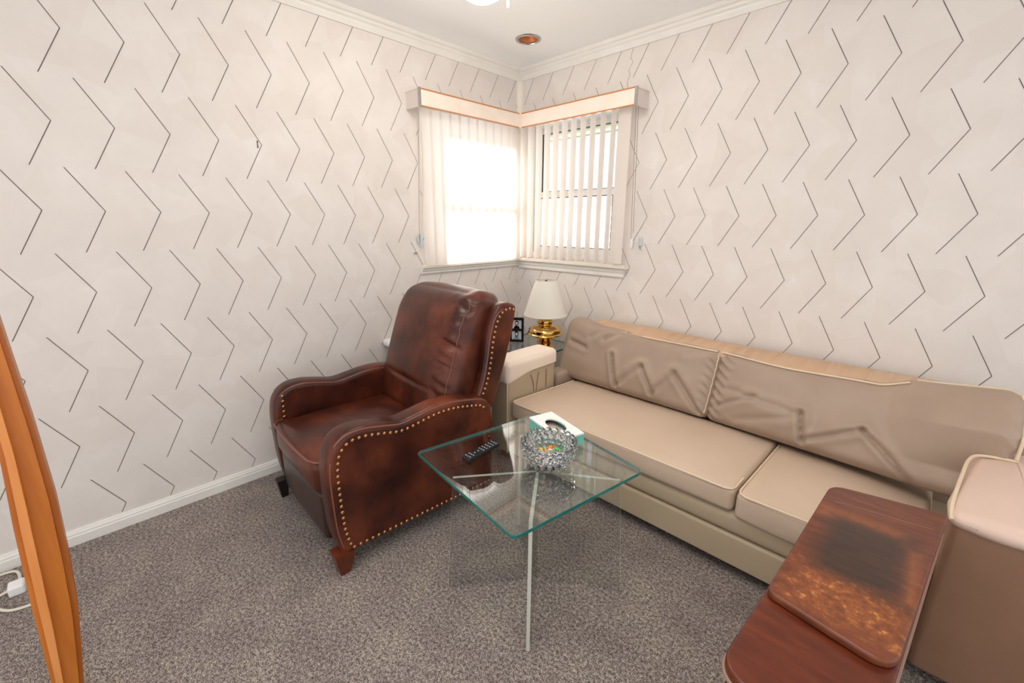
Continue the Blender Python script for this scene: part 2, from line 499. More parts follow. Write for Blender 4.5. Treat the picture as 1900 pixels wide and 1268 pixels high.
# torn seam in the paper above the right end of the valance
crk = [(.925, 2.355), (.912, 2.31), (.93, 2.285), (.905, 2.245), (.916, 2.22), (.90, 2.18), (.908, 2.15), (.902, 2.115)]
for a, b in zip(crk, crk[1:]):
    g.add(([(a[0]-.0012, -.0007, a[1]), (a[0]+.0012, -.0007, a[1]), (b[0]+.001, -.0007, b[1]), (b[0]-.001, -.0007, b[1])], [(0, 1, 2, 3)]), 2)
obj('wall_right', g, ['wall', 'line', 'stain'], smooth=False, kind='structure')

obj('floor', box(-TH, XE, YE, TH, -.06, 0), 'carpet', smooth=False, kind='structure')

# ceiling with a hole for the can light
cx, cy, cr_ = .437, -.388, .062
g = G(); n = 40
circ = [(cx+cr_*math.cos(2*PI*k/n), cy+cr_*math.sin(2*PI*k/n)) for k in range(n)]
def edge_pt(a):
    x0, x1, y0, y1 = 0, cx*2, cy*2, 0
    dx, dy = math.cos(a), math.sin(a); s = min(abs((x1-cx if dx > 0 else cx-x0)/dx) if abs(dx) > 1e-9 else 9, abs((y1-cy if dy > 0 else cy-y0)/dy) if abs(dy) > 1e-9 else 9)
    return (cx+dx*s, cy+dy*s)
V = [(x, y, H) for x, y in circ] + [edge_pt(2*PI*k/n)+(H,) for k in range(n)]
g.add((V, [(k, (k+1) % n, n+(k+1) % n, n+k) for k in range(n)]))
g.add(([(0, cy*2, H), (cx*2, cy*2, H), (cx*2, YE, H), (0, YE, H)], [(0, 1, 2, 3)]))
g.add(([(cx*2, 0, H), (XE, 0, H), (XE, YE, H), (cx*2, YE, H)], [(0, 1, 2, 3)]))
for sx, sy in ((0, 0), (1, 0), (0, 1), (1, 1)):   # corners the fan leaves open
    q = (0 if sx == 0 else cx*2, 0 if sy == 0 else cy*2)
    import_a = [edge_pt(2*PI*k/n) for k in range(n)]
    near = sorted(import_a, key=lambda p: (p[0]-q[0])**2+(p[1]-q[1])**2)[:2]
    g.add(([(q[0], q[1], H), (near[0][0], near[0][1], H), (near[1][0], near[1][1], H)], [(0, 1, 2)]))
g.add(box(-TH, XE, YE, TH, H+.16, H+.2))
g.add(box(-TH, 0, YE, TH, H, H+.16)); g.add(box(0, XE, 0, TH, H, H+.16))
obj('ceiling', g, 'ceiling', smooth=False, kind='structure')

# crown moulding
crown = [(0, 2.357), (.010, 2.357), (.014, 2.368), (.018, 2.374), (.020, 2.386), (.030, 2.394), (.034, 2.404), (.046, 2.410), (.052, 2.418), (.056, H), (0, H)]
def sweep_wall(prof, left, u0, u1, mitre=True):
    """moulding profile (offset from the wall, z) along a wall from the corner"""
    V = []; n = len(prof)
    for e, u in enumerate((u0, u1)):
        for o, z in prof:
            uu = max(u, o) if (mitre and e == 0) else u
            V.append((o, -uu, z) if left else (uu, -o, z))
    F = [(i, (i+1) % n, n+(i+1) % n, n+i) for i in range(n)] + [tuple(range(n)), tuple(range(n, 2*n))[::-1]]
    return V, F
obj('trim_1', sweep_wall(crown, True, 0, -YE), 'trim', kind='structure', angle=25)
obj('trim_2', sweep_wall(crown, False, 0, XE), 'trim', kind='structure', angle=25)
base = [(0, 0), (.016, 0), (.016, .040), (.013, .046), (.013, .053), (.009, .058), (.007, .066), (0, .067)]
obj('baseboard_left', sweep_wall(base, True, 0, -YE), 'trim', kind='structure', angle=25)
obj('baseboard_right', sweep_wall(base, False, 0, XE), 'trim', kind='structure', angle=25)
# pale corner bead between the two blinds
obj('trim_3', prism([(0, 0), (.03, 0), (.026, -.014), (.014, -.026), (0, -.03)], 1.09, 2.357), 'sill', kind='structure', smooth=False)

# ------------------------------------------------------------------ windows
def window(name, left, a0, a1):
    """double hung window in the wall, a = distance from the corner"""
    z0, z1 = 1.11, 2.07
    def B(u0, u1, o0, o1, za, zb):      # o = distance outward from the room side of the wall
        return box(-o1, -o0, -u1, -u0, za, zb) if left else box(u0, u1, o0, o1, za, zb)
    root = bpy.data.objects.new(name, None); COL.objects.link(root); root['kind'] = 'structure'
    PT = (lambda u, o, z: (-o, -u, z)) if left else (lambda u, o, z: (u, o, z))
    obj('window_frame', ring(a0, a1, z0, z1, .03, 0, TH, PT), 'white', root, smooth=False)
    for nm, za, zb, o in (('lower_sash', 1.14, 1.585, .06), ('upper_sash', 1.545, 2.04, .10)):
        u0, u1, w = a0+.03, a1-.03, .042
        s = obj(nm, ring(u0, u1, za, zb, w, o, o+.03, PT), 'white', root, smooth=False)
        obj('pane', B(u0+w, u1-w, o+.012, o+.018, za+w, zb-w), 'window_glass', s, smooth=False)
        obj('gasket', ring(u0+w, u1-w, za+w, zb-w, .005, o, o+.011, PT), 'gasket', s, smooth=False)
    # stool and apron
    ss, se = (0.0, a1+.028) if left else (0.0, a1+.04)
    if left:
        obj('window_sill', sweep_wall([(-.0, 1.062), (.034, 1.062), (.040, 1.068), (.040, 1.080), (.034, 1.086), (0, 1.086)], True, .0, .945), 'sill', root, angle=25)
        obj('apron', sweep_wall([(0, 1.024), (.012, 1.024), (.016, 1.030), (.016, 1.040), (.024, 1.050), (.024, 1.062), (0, 1.062)], True, .0, .943), 'trim', root, angle=25)
    else:
        obj('window_sill', sweep_wall([(0, 1.066), (.048, 1.066), (.056, 1.072), (.056, 1.086), (.048, 1.092), (0, 1.092)], False, .0, 1.0), 'sill', root, angle=25)
        obj('apron', sweep_wall([(0, 1.004), (.010, 1.004), (.018, 1.012), (.018, 1.034), (.024, 1.042), (.024, 1.066), (0, 1.066)], False, .0, .975), 'trim', root, angle=25)
window('window_1', True, -WL[1], -WL[0])
window('window_2', False, WR[0], WR[1])

# ------------------------------------------------------------------ blinds and valances
def vane(w, z0, z1, rot):
    """slightly bowed cloth strip about its own vertical axis"""
    n = 6; V = []; F = []
    for k in range(n+1):
        s = (k/n-.5)*w; b = .006*(1-(2*k/n-1)**2)
        c, sn = math.cos(rot), math.sin(rot)
        for z in (z0, z1): V.append((s*c-b*sn, s*sn+b*c, z))
    for k in range(n): F.append((2*k, 2*k+2, 2*k+3, 2*k+1))
    return V, F
tl = thing('vertical_blind', 'closed cream vertical blind glowing white over the left half of the corner window', 'blind', (.064, -.50, 1.09))
obj('head_rail', box(-.018, .018, -.42, .40, .935, .965), 'white', tl, smooth=False)
for k in range(12):
    u = .895 - k*.0755
    v, f = vane(.089, -.003, .935, math.radians(90-5))
    o = obj('vane', (v, f), 'vane', tl); o.location = (.0, .50-u, 0)
tr = thing('vertical_blind', 'half open cream vertical blind over the right half of the corner window', 'blind', (.52, -.075, 1.095))
obj('head_rail', box(-.42, .44, -.018, .018, .93, .96), 'white', tr, smooth=False)
for k in range(12):
    x = .945 - k*.0755
    rot = math.radians(178 if k == 0 else 102)
    v, f = vane(.089, .008, .93, rot)
    o = obj('vane', (v, f), 'vane', tr); o.location = (x-.52, 0, 0)

def valance(left, label):
    t = thing('valance', label, 'valance', (0, 0, 2.01))
    d = .14; u0, u1 = .14, .985 if left else 1.05
    def B(a, b, o0, o1, z0, z1): return box(o0, o1, -b, -a, z0, z1) if left else box(a, b, -o1, -o0, z0, z1)
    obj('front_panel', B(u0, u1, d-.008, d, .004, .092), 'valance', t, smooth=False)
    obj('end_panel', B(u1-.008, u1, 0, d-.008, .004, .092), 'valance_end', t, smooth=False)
    for za, zb in ((.089, .096), (0, .006)): obj('edge_trim', B(u0+.004, u1-.012, d-.010, d+.0025, za, zb), 'copper_trim', t, smooth=False)
    for za, zb in ((.089, .095), (0, .006)): obj('end_trim', B(u1-.010, u1+.0025, 0, d, za, zb), 'valance_end', t, smooth=False)
    g = G(); g.add(B(u1-.011, u1+.003, d-.010, d+.003, -.001, .098))
    obj('corner_post', g, 'steel', t, smooth=False)
    g = G(); g.add(B(u0-.004, u0+.012, d-.012, d+.003, -.001, .096))
    obj('corner_joint', g, 'valance', t, smooth=False)
valance(True, 'cream valance box with copper edge trim over the blind on the left wall')
valance(False, 'cream valance box with copper edge trim over the blind on the right wall')

# pull cords
t = thing('blind_cord', 'pale pull cord with grey clip hanging left of the closed blind', 'cord', (0, 0, 0))
obj('loop', G().add(tube(bez([(.10, -.955, 2.01), (.09, -.95, 1.7), (.06, -.945, 1.45), (.03, -.95, 1.25)], 6), .0035, 6)), 'cord', t)
obj('side_cord', G().add(tube([(.10, -.968, 2.01), (.03, -.962, 1.26)], .0015, 5)), 'grey_cord', t)
g = G(); g.add(soft_box(.016, .018, .085, .004, (1, 1, 2)), T=Matrix.Translation((.022, -.942, 1.245))); g.add(soft_box(.012, .010, .05, .003, (1, 1, 2)), T=Matrix.Translation((.018, -.962, 1.255)))
obj('clip', g, 'grey_clip', t)
t = thing('blind_cord', 'grey twin pull cords with clear clip hanging right of the open blind', 'cord', (0, 0, 0))
for a_, b_ in (((1.03, -.10, 2.01), (1.02, -.03, 1.26)), ((1.045, -.10, 2.01), (1.032, -.03, 1.30))): obj('cord_strand', tube([a_, b_], .0016, 5), 'grey_cord', t)
g = G(); g.add(soft_box(.018, .012, .055, .004, (1, 1, 2)), T=Matrix.Translation((1.022, -.022, 1.235)))
obj('clip', g, 'white', t)
def hook(x, y, z, left, label):
    t = thing('cord_cleat', label, 'cleat', (x, y, z))
    if left: obj('hook', G().add(tube([(0, 0, 0), (.012, 0, 0), (.014, 0, .006)], .004, 6)).add(tube([(.012, -.014, 0), (.012, .014, 0)], .0035, 6)), 'steel', t)
    else:
        obj('plate', soft_box(.026, .012, .055, .004, (1, 1, 2)), 'grey_clip', t, loc=(0, -.006, .02))
        obj('hook', G().add(tube(bez([(0, -.004, -.012), (0, -.016, -.02), (.010, -.018, -.028), (.012, -.016, -.016)], 4), .003, 6)), 'steel', t)
hook(.0, -.985, 1.165, True, 'small metal cleat on the left wall under the pale pull cord')
hook(1.075, .0, 1.225, False, 'grey cleat with a metal hook on the right wall beside the twin cords')

# ------------------------------------------------------------------ outside the window
t = thing('awning', 'ribbed metal awning outside the right half of the corner window', 'awning', (.52, .16, 2.05))
g = G()
for k in range(5):
    y = .02+k*.07; z = .10-.03*k
    g.add(box(-.75, .75, y, y+.062, z-.010, z))
obj('slats', g, noisy('awning_enamel', [(.3, (206, 204, 168)), (.7, (220, 218, 184))], 5, .5), t, smooth=False)
for x in (-.74, .72): obj('side_rail', tube([(x, 0, .12), (x, .37, -.035)], .012, 6), 'white', t)
t = thing('garden_fence', 'sunlit white board fence outside behind the open blind', 'fence', (-2.2, 3.4, -.6))
V = []; F = []
for k in range(46):
    x = -3.2+k*.14; v_, f_ = box(x, x+.134, 0, .02, 0, 2.2); o = len(V); V += v_; F += [tuple(i+o for i in q) for q in f_]
obj('boards', (V, F), 'white', t, smooth=False)
for z in (.3, 1.9): obj('rail', box(-3.2, 3.2, .02, .07, z, z+.09), 'white', t, smooth=False)
t = thing('tree', 'pale green tree seen between the vanes of the open blind', 'tree', (-.9, 4.6, -.2))
obj('trunk', lathe([(.09, 0), (.07, .8), (.05, 1.6), (.02, 2.2)], 10), 'chair_leg', t)
V = []; F = []
for k in range(900):
    a, b, r = random.uniform(0, 2*PI), random.uniform(-1, 1), random.uniform(.6, 1)**.5
    c = Vector((math.cos(a)*math.sqrt(1-b*b)*.95*r, math.sin(a)*math.sqrt(1-b*b)*.8*r, 2.3+b*.85*r))
    n_ = Vector((random.gauss(0, 1), random.gauss(0, 1), random.gauss(0, 1))).normalized(); x_ = n_.orthogonal().normalized()*.06; y_ = n_.cross(x_).normalized()*.035
    o = len(V); V += [tuple(c-x_), tuple(c+y_), tuple(c+x_), tuple(c-y_)]; F.append((o, o+1, o+2, o+3))
obj('leaves', (V, F), translucent('leaf_green', (226, 242, 214), .5), t, smooth=False)

# ------------------------------------------------------------------ ceiling fittings
t = thing('recessed_light', 'recessed ceiling light with copper baffle and steel ring', 'ceiling light', (cx, cy, H))
obj('trim_ring', lathe([(.058, .004), (.058, -.004), (.064, -.008), (.074, -.006), (.078, 0), (.074, .001), (.062, .001), (.062, .004)], 40, cap=False), 'steel', t)
prof = [(.0590, .0)]
for k in range(10): prof += [(.059-.0028*k, .0034*k+.001), (.0585-.0028*k-.002, .0034*k+.0024)]
prof += [(.028, .036), (.0, .037)]
obj('baffle', lathe(prof, 40, cap=False), 'copper_baffle', t)
obj('socket', lathe([(.018, .026), (.018, .036), (.0, .036)], 16), 'white', t)

t = thing('globe_light', 'lit opal glass globe hanging from the ceiling at the top of the frame', 'ceiling light', (1.036, -1.297, 2.282))
obj('globe', sphere((0, 0, 0), .121, 32, 20), 'globe', t)
obj('fitter', lathe([(.055, .104), (.075, .112), (.08, .126), (.075, H-2.282)], 24), 'white', t)
t2 = thing('pull_chain', 'peach tasselled pull chain hanging beside the lit globe', 'pull chain', (.99, -1.11, H))
obj('chain', tube([(0, 0, 0), (0, 0, -.17)], .002, 5), 'cord', t2)
obj('tassel', lathe([(.0, -.165), (.006, -.17), (.007, -.20), (.004, -.215), (.0, -.215)], 10, cap=False), 'tassel', t2)

# ------------------------------------------------------------------ sofa
sofa = thing('sofa', 'long taupe sofa with cream piping and peach arm covers against the right wall', 'sofa', (1.78, -.5, 0))
SO = Vector((1.78, -.5, 0))
def S(x, y, z): return Matrix.Translation(Vector((x, y, z))-SO)
XL, XR, YF = .87, 2.61, -.97
g = G(); g.add(box(XL-.13, 2.84, -.90, -.06, .0, .06), T=S(0, 0, 0)); obj('plinth', g, 'void', sofa, smooth=False)  # near-black colour stands in for the shadow gap under the sofa
g = G(); g.add(soft_box(2.10, .88, .135, .012, (24, 6, 3)), T=S(1.79, -.525, .117))
obj('base_panel', g, 'sofa_base', sofa)
g = G(); g.add(soft_box(1.76, .86, .10, .03, (24, 6, 3), bulge=(0, .006, 0)), T=S(1.74, -.53, .232))
obj('seat_rail', g, 'sofa_base', sofa)
g = G(); g.add(soft_box(2.08, .085, .62, .03, (20, 2, 8)), T=S(1.80, -.055, .37)); obj('back_frame', g, 'sofa', sofa)

def seat_cushion(x0, x1, ztop, zbot, sag):
    w = x1-x0; y0, y1 = YF-.008, -.36; cxm, cym, zc = (x0+x1)/2, (y0+y1)/2, (ztop+zbot)/2
    def fn(p):
        s = (p.y+(y1-y0)/2)/(y1-y0)
        p = p.copy(); p.z += -.03*s*(1 if p.z > 0 else .3)
        if p.z < 0 and s < .3: p.z -= sag*max(0, 1-abs(p.x/(w/2))**3)*.5
        return p
    c = obj('seat_cushion', G().add(soft_box(w, y1-y0, ztop-zbot, .022, (28, 14, 4), bulge=(0, .010, .022), fn=fn), T=S(cxm, cym, zc)), 'sofa_seat', sofa)
    yf = y0-.002
    pts = [(x0+.008, -.40, ztop-.028), (x0+.006, y0+.03, ztop-.003), (x0+.012, y0+.008, ztop-.003), (x0+.035, yf, ztop-.004)]
    n = 16
    for k in range(1, n): 
        q = k/n; pts.append((x0+.035+(w-.07)*q, yf-.010*(1-(2*q-1)**2), ztop-.004+.008*(1-(2*q-1)**2)))
    pts += [(x1-.035, yf, ztop-.004), (x1-.012, y0+.008, ztop-.003), (x1-.006, y0+.03, ztop-.003), (x1-.006, y0+.12, ztop-.006)]
    obj('piping', G().add(tube([S(0, 0, 0) @ Vector(p) for p in pts], .0042, 8)), 'piping', c)
seat_cushion(.882, 2.068, .388, .285, 0)
seat_cushion(2.074, 2.604, .382, .272, .02)

def seg_d(p, a, b):
    ax, ay = a; bx, by = b; dx, dy = bx-ax, by-ay
    t = max(0, min(1, ((p[0]-ax)*dx+(p[1]-ay)*dy)/(dx*dx+dy*dy)))
    return math.hypot(p[0]-ax-t*dx, p[1]-ay-t*dy)

def back_cushion(x0, x1, creases, facets, gather, tops):
    w = x1-x0; hgt = .37; th = .17
    def fn(p):
        p = p.copy(); s = p.x; t = p.z
        if p.y < 0:
            f = 1 if p.y < -th/2+.045 else 0
            for (a, b, dep, sg) in creases:
                dd = seg_d((s, t), a, b); sg *= .75; dep *= .95; p.y += f*(dep*math.exp(-(dd/sg)**2) - .55*dep*math.exp(-((dd-2.2*sg)/(1.6*sg))**2))
            for (c, rx, rz, amp) in facets:
                q = ((s-c[0])/rx)**2+((t-c[1])/rz)**2; p.y -= f*amp*math.exp(-q)
            for (gx, wd) in gather:
                q = math.exp(-((s-gx)/wd)**2)
                p.y += f*q*.006*math.sin(t*140+3*math.sin(s*40))
        if tops[-1][1] > .03: p.y -= .15*max(0, (s/(w/2)-.35)/.65)*max(0, min(1, (t+.10)/.14)) + .21*max(0, (s+w/2)/w)**1.5*(1-(t+hgt/2)/hgt)
        # slump: height varies along the length
        k = (s+w/2)/w
        for i in range(len(tops)-1):
            if tops[i][0] <= k <= tops[i+1][0]:
                q = (k-tops[i][0])/(tops[i+1][0]-tops[i][0]); q = q*q*(3-2*q)
                dz = tops[i][1]*(1-q)+tops[i+1][1]*q; break
        else: dz = 0
        p.z += dz*max(0, (t+hgt/2)/hgt)
        return p
    T = S((x0+x1)/2, -.285, .528) @ Matrix.Rotation(math.radians(-20), 4, 'X')
    c = obj('back_cushion', G().add(soft_box(w, th, hgt, .05, (110, 4, 46), bulge=(0, .028, .0), fn=fn, k=5), T=T), 'sofa', sofa, angle=60)
    return T, w, hgt, th, fn, c

def cush_line(T, w, hgt, th, fn, pts, r=.005):
    return tube([T @ Vector(fn(Vector(p))) for p in pts], r, 8)

# left back cushion (local x runs -.48..+.48)
crL = [((-.10, .02), (-.035, -.15), .018, .014), ((-.035, -.14), (.10, .00), .012, .018), ((.10, .00), (.19, -.13), .014, .016),
       ((.19, -.13), (.29, .0), .010, .016), ((.29, .01), (.45, -.16), .016, .018), ((-.42, .03), (-.30, .02), .012, .016), ((-.18, .10), (-.08, .17), .010, .02),
       ((-.28, .09), (-.2, .17), .008, .018), ((.33, .13), (.47, .17), .006, .02)]
faL = [((.02, -.06), .07, .06, .012), ((.2, -.05), .06, .05, .010), ((-.30, -.07), .14, .06, .014), ((.36, -.02), .05, .06, .008), ((-.36, .11), .09, .06, .012)]
TL = back_cushion(.745, 1.752, crL, faL, [(.47, .03)], [(0, .02), (.08, .04), (.3, .012), (.6, 0), (1, 0)])
crR = [((-.42, .0), (-.10, -.03), .006, .018), ((-.10, -.02), (-.07, -.15), .016, .014), ((-.07, -.14), (.12, -.03), .012, .014), ((.12, -.03), (.30, -.19), .014, .012), ((-.46, -.10), (-.30, .0), .010, .014),
       ((-.36, -.14), (-.12, -.05), .006, .02)]
faR = [((-.30, -.05), .10, .05, .012), ((.05, -.04), .07, .05, .012), ((-.17, -.09), .06, .05, .010), ((.30, -.05), .12, .06, .008), ((.40, .06), .16, .10, .012)]
TR = back_cushion(1.732, 2.752, crR, faR, [(-.52, .05), (-.47, .03), (.53, .04)], [(0, .0), (.3, -.015), (.62, -.005), (.74, .03), (1, .045)])
T, w, hgt, th, fn, c = TL
topz = hgt/2-.013; yp = -(th/2-.05)-.043
obj('piping', G().add(cush_line(*TL[:5], [(x/40*.45, yp, topz) for x in range(4, 43)], .0045)).add(cush_line(*TL[:5], [(.483, -th/2+.012, z/20*(hgt/2-.03)) for z in range(-20, 21)], .004)), 'piping', c)
T, w, hgt, th, fn, c = TR
obj('piping', G().add(cush_line(*TR[:5], [(-.50+x/40*.72, yp, topz) for x in range(41)], .0045)).add(cush_line(*TR[:5], [(.24+x/20*.235, -.02, hgt/2+.002) for x in range(21)] + [(.500, -.05, hgt/2-.015), (.512, -.055, hgt/2-.06), (.513, -.055, .06), (.512, -.055, .0)], .005)), 'piping', c)
# gathered band along the top of the back
V = []; F = []; n = 190
for i in range(n+1):
    x = .90 + (2.56-.90)*i/n
    wv = .0025*math.sin(x*95+2*math.sin(x*13))+.0015*math.sin(x*210)
    zt = .705+.012*math.exp(-((x-1.2)/.3)**2)
    for j in range(7):
        q = j/6; V.append(tuple(Vector((x, -.30+.26*q, zt+.018*math.sin(q*PI)+wv*math.sin(q*PI)*2))-SO))
for i in range(n):
    for j in range(6): F.append((i*7+j, i*7+j+1, (i+1)*7+j+1, (i+1)*7+j))
for i in range(n+1): pass
lo_ = len(V)
for i in range(n+1):
    x = .90 + (2.56-.90)*i/n; V.append(tuple(Vector((x, -.30, .66))-SO)); V.append(tuple(Vector((x, -.04, .66))-SO))
for i in range(n):
    F.append((i*7, (i+1)*7, lo_+2*(i+1), lo_+2*i)); F.append((i*7+6, lo_+2*i+1, lo_+2*(i+1)+1, (i+1)*7+6))
obj('back_top_band', (V, F), 'sofa_band', sofa, angle=75)

# arms
def arm(x0, x1, y0, y1, ztop, cap_m, left):
    w = x1-x0
    a = obj('arm', G().add(soft_box(w, y1-y0, ztop-.05, .02, (4, 10, 8), bulge=(.004, .003, 0), fn=None if left else (lambda p: Vector((p.x+(.055*max(0, min(1, (p.y+.20)/.35)) if p.x < 0 else 0), p.y, p.z)))), T=S((x0+x1)/2, (y0+y1)/2, (ztop+.05)/2)), 'sofa_base' if left else 'sofa_brown_shade', sofa, label='arm in shaded taupe fabric')
    e = .010; cz0 = ztop-.10 if left else ztop-.04
    def fn(p):
        p = p.copy()
        if left:
            if p.z < -.03: p.z += .018*math.sin(p.y*9+1)+.02*(p.y/(y1-y0))
        else:
            if p.z < 0: p.z += .004*math.sin(p.x*30)+.10*max(0, p.x-.0)*.9
            if p.x < 0: p.x += .055*max(0, min(1, (p.y+.20)/.35))
        return p
    cp = obj('arm_cover', G().add(soft_box(w+2*e, y1-y0+2*e, ztop+.012-cz0, .03, (8, 20, 6), bulge=(.004, .006, .012 if left else .02), fn=fn), T=S((x0+x1)/2, (y0+y1)/2, (ztop+.012+cz0)/2)), cap_m, sofa, label='pale cloth cover over the arm')
    return a, cp
a, cp = arm(.72, .866, -.985, -.565, .60, 'cap', True)
obj('piping', G().add(tube([S(0, 0, 0) @ Vector(p) for p in ((.862, -.988, .50), (.864, -.989, .3), (.864, -.989, .06))], .004, 6)), 'piping', a)
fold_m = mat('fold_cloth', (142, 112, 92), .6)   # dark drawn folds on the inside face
for y, b in ((-.80, .03), (-.73, -.02), (-.66, .0)):
    obj('fold', tube([S(0, 0, 0) @ Vector(p) for p in bez([(.869, y, .50), (.871, y+b*.6, .45), (.869, y+b, .385)], 5)], .0035, 6), fold_m, a)
g = G(); g.add(soft_box(.12, .42, .36, .03, (4, 8, 8)), T=S(.80, -.32, .25)); obj('arm_post', g, 'sofa', sofa)
a, cp = arm(2.615, 2.90, -1.0, -.42, .588, 'cap_pink', False)
obj('piping', G().add(tube([S(0, 0, 0) @ Vector(p) for p in bez([(2.612, -1.005, .575), (2.610, -.95, .597), (2.630, -.75, .603), (2.650, -.60, .607), (2.68, -.555, .612), (2.76, -.54, .616)], 6)], .005, 8)), 'piping', cp)

# ------------------------------------------------------------------ leather recliner
CR = thing('recliner_chair', 'dark brown leather recliner chair with brass nailhead trim', 'armchair', (.622, -2.044, 0), math.radians(-2.3))
prof = bez([(.028, .085), (.004, .2), (-.002, .38), (.002, .48), (.022, .55), (.075, .598), (.15, .606), (.235, .590), (.31, .574), (.39, .583), (.47, .594), (.56, .594), (.66, .578), (.75, .552), (.80, .50)], 5)
prof2 = [(p[0], p[1]) for p in prof] + [(.815, .40), (.80, .075), (.4, .08)]
for s in (-1, 1):
    x0, x1 = (.275, .382) if s > 0 else (-.382, -.275)
    a = obj('armrest', prism(prof2, x0, x1, .030, YZ, 5), 'leather', CR, angle=60)
    lp = [(s*.374, p[0]+.014 if i < 20 else p[0], p[1]-(.012 if i > 14 else 0)) for i, p in enumerate(prof[2:-4])]
    obj('piping', G().add(tube(lp, .004, 6)).add(tube([(s*.283, p[1], p[2]) for p in lp], .003, 6)), 'leather_pipe', a)
    # nailheads inside the outline on the outer face and along the lower edge
    inner = []
    P = [Vector(p).to_2d() if len(p) > 2 else Vector(p) for p in prof]
    for i in range(2, len(P)-3):
        tdir = (P[i+1]-P[i-1]).normalized(); nrm = Vector((tdir.y, -tdir.x)); inner.append(P[i]+nrm*.040)
    g = G()
    for q in along([(p.x, p.y, 0) for p in inner], .026): g.add(dome((s*.3825, q.x, q.y), (s, 0, 0), .0085, .006))
    obj('nailhead_trim', g, 'nail', a); g = G()
    for q in along([(.07, .108, 0), (.79, .094, 0)], .026): g.add(dome((s*.3825, q.x, q.y), (s, 0, 0), .0085, .006))
    obj('nailhead_trim', g, 'nail', a); g = G()
    for q in along([(.032, .455, 0), (.036, .56, 0)], .026): g.add(dome((s*.274, q.x+.012, q.y), (-s, 0, 0), .008, .006))
    obj('nailhead_trim', g, 'nail', a)
obj('body', G().add(soft_box(.56, .76, .26, .02, (4, 6, 4)), T=Matrix.Translation((0, .42, .22))), 'void', CR)
def seatfn(p):
    p = p.copy()
    if p.y < -.2: p.z += .010*math.cos(p.x*9)
    return p
c = obj('seat_cushion', G().add(soft_box(.538, .66, .15, .035, (14, 14, 5), bulge=(0, .022, .022), fn=seatfn), T=Matrix.Translation((0, .325, .372)) @ Matrix.Rotation(math.radians(-2), 4, 'X')), 'leather', CR)
pts = [(-.262, .03, .448), (-.25, .004, .452)] + [(-.25+.5*k/14, -.012-.018*(1-(2*k/14-1)**2), .453+.012*(1-(2*k/14-1)**2)) for k in range(1, 14)] + [(.25, .004, .452), (.262, .03, .448)]
obj('piping', G().add(tube(pts, .004, 6)), 'leather_pipe', c)
obj('footrest', G().add(soft_box(.535, .06, .215, .02, (12, 2, 8), bulge=(0, .012, 0)), T=Matrix.Translation((0, .035, .205))), 'shaded_leather', CR)
# tilted back: shell with wings, pillow in front
def shell_prof():
    return bez([(.715, .500), (.755, .60), (.782, .70), (.800, .80), (.826, .90), (.868, .968), (.93, .985), (.985, .965), (.985, .92), (.955, .80), (.915, .68), (.87, .56), (.825, .47), (.77, .475), (.715, .500)], 5)[:-1]
sp_ = [(p[0], p[1]) for p in shell_prof()]
for s in (-1, 1):
    x0, x1 = (.275, .352) if s > 0 else (-.352, -.275)
    wg = obj('wing', prism(sp_, x0, x1, .022, YZ, 4), 'leather', CR, angle=60)
    inn = bez([(.742, .515), (.786, .60), (.815, .70), (.832, .80), (.856, .89), (.888, .938), (.93, .955), (.972, .945)], 5)
    g = G()
    for q in along([(p.x, p.y, 0) for p in [Vector((p[0], p[1], 0)) for p in inn]], .0255): g.add(dome((s*.3525, q.x, q.y), (s, 0, 0), .0085, .006))
    obj('nailhead_trim', g, 'nail', wg)
    obj('piping', G().add(tube([(s*.350, p[0]-.022, p[1]+.004) for p in inn[:-6]], .0035, 6)), 'leather_pipe', wg)
obj('back_shell', prism([(.80, .40), (.845, .55), (.905, .72), (.945, .85), (.965, .95), (.985, .95), (.975, .86), (.93, .70), (.87, .54), (.83, .40)], -.29, .29, .004, YZ, 2), 'leather', CR)
BT = Matrix.Translation((-.018, .735, .705)) @ Matrix.Rotation(math.radians(-19), 4, 'X')
def pillow_fn(p):
    p = p.copy(); t = p.z; s = p.x
    # roll the top backwards
    if t > .16: 
        k = (t-.16)/.19; p.y += .06*k*k
    if p.y < .02:
        e = s/.33
        w_ = max(0, min(1, (e-.58)/.2))*max(0, 1-max(0, (e-.86)/.1))
        q = math.sin(t*44+1.2*math.sin(t*15)+s*14)
        p.y += w_*(.012*max(0, q)**3 + .004*math.sin(t*97+s*30)) - .004*w_
        p.y += .010*math.exp(-((t+.16+.02*s)/.012)**2)*max(0, 1-abs(s)/.26)
        p.y += .006*math.exp(-((t-.05)/.10)**2)*math.exp(-(s/.16)**2)
    if t > .24: p.z += .012*max(0, (s/.33-.4))*math.sin(s*60)
    return p
pl = obj('back_pillow', G().add(soft_box(.635, .20, .70, .075, (56, 6, 90), bulge=(.010, .050, .02), fn=pillow_fn, k=6), T=BT), 'leather', CR, angle=70)
for s in (-1, 1):
    pass
sm = [BT @ Vector(pillow_fn(Vector((.292, -.088, z/30*.275)))) for z in range(-30, 31)]
obj('seam', G().add(tube(sm, .0025, 6)), 'leather_pipe', pl)
for (x, y, m_) in ((-.344, .006, 'dark_leg'), (.356, .028, 'chair_leg'), (-.32, .74, 'chair_leg'), (.32, .74, 'chair_leg')):
    V = []
    q_ = .7 if m_ == 'dark_leg' else 1
    for z, h_ in ((.10, .036*q_), (.085, .036*q_), (0, .020*q_)):
        V += [(x-h_, y-h_, z), (x+h_, y-h_, z), (x+h_, y+h_, z), (x-h_, y+h_, z)]
    F = [(3, 2, 1, 0), (8, 9, 10, 11)] + [(j*4+k, j*4+(k+1) % 4, j*4+4+(k+1) % 4, j*4+4+k) for j in range(2) for k in range(4)]
    obj('leg', (V, F), m_, CR, smooth=False)

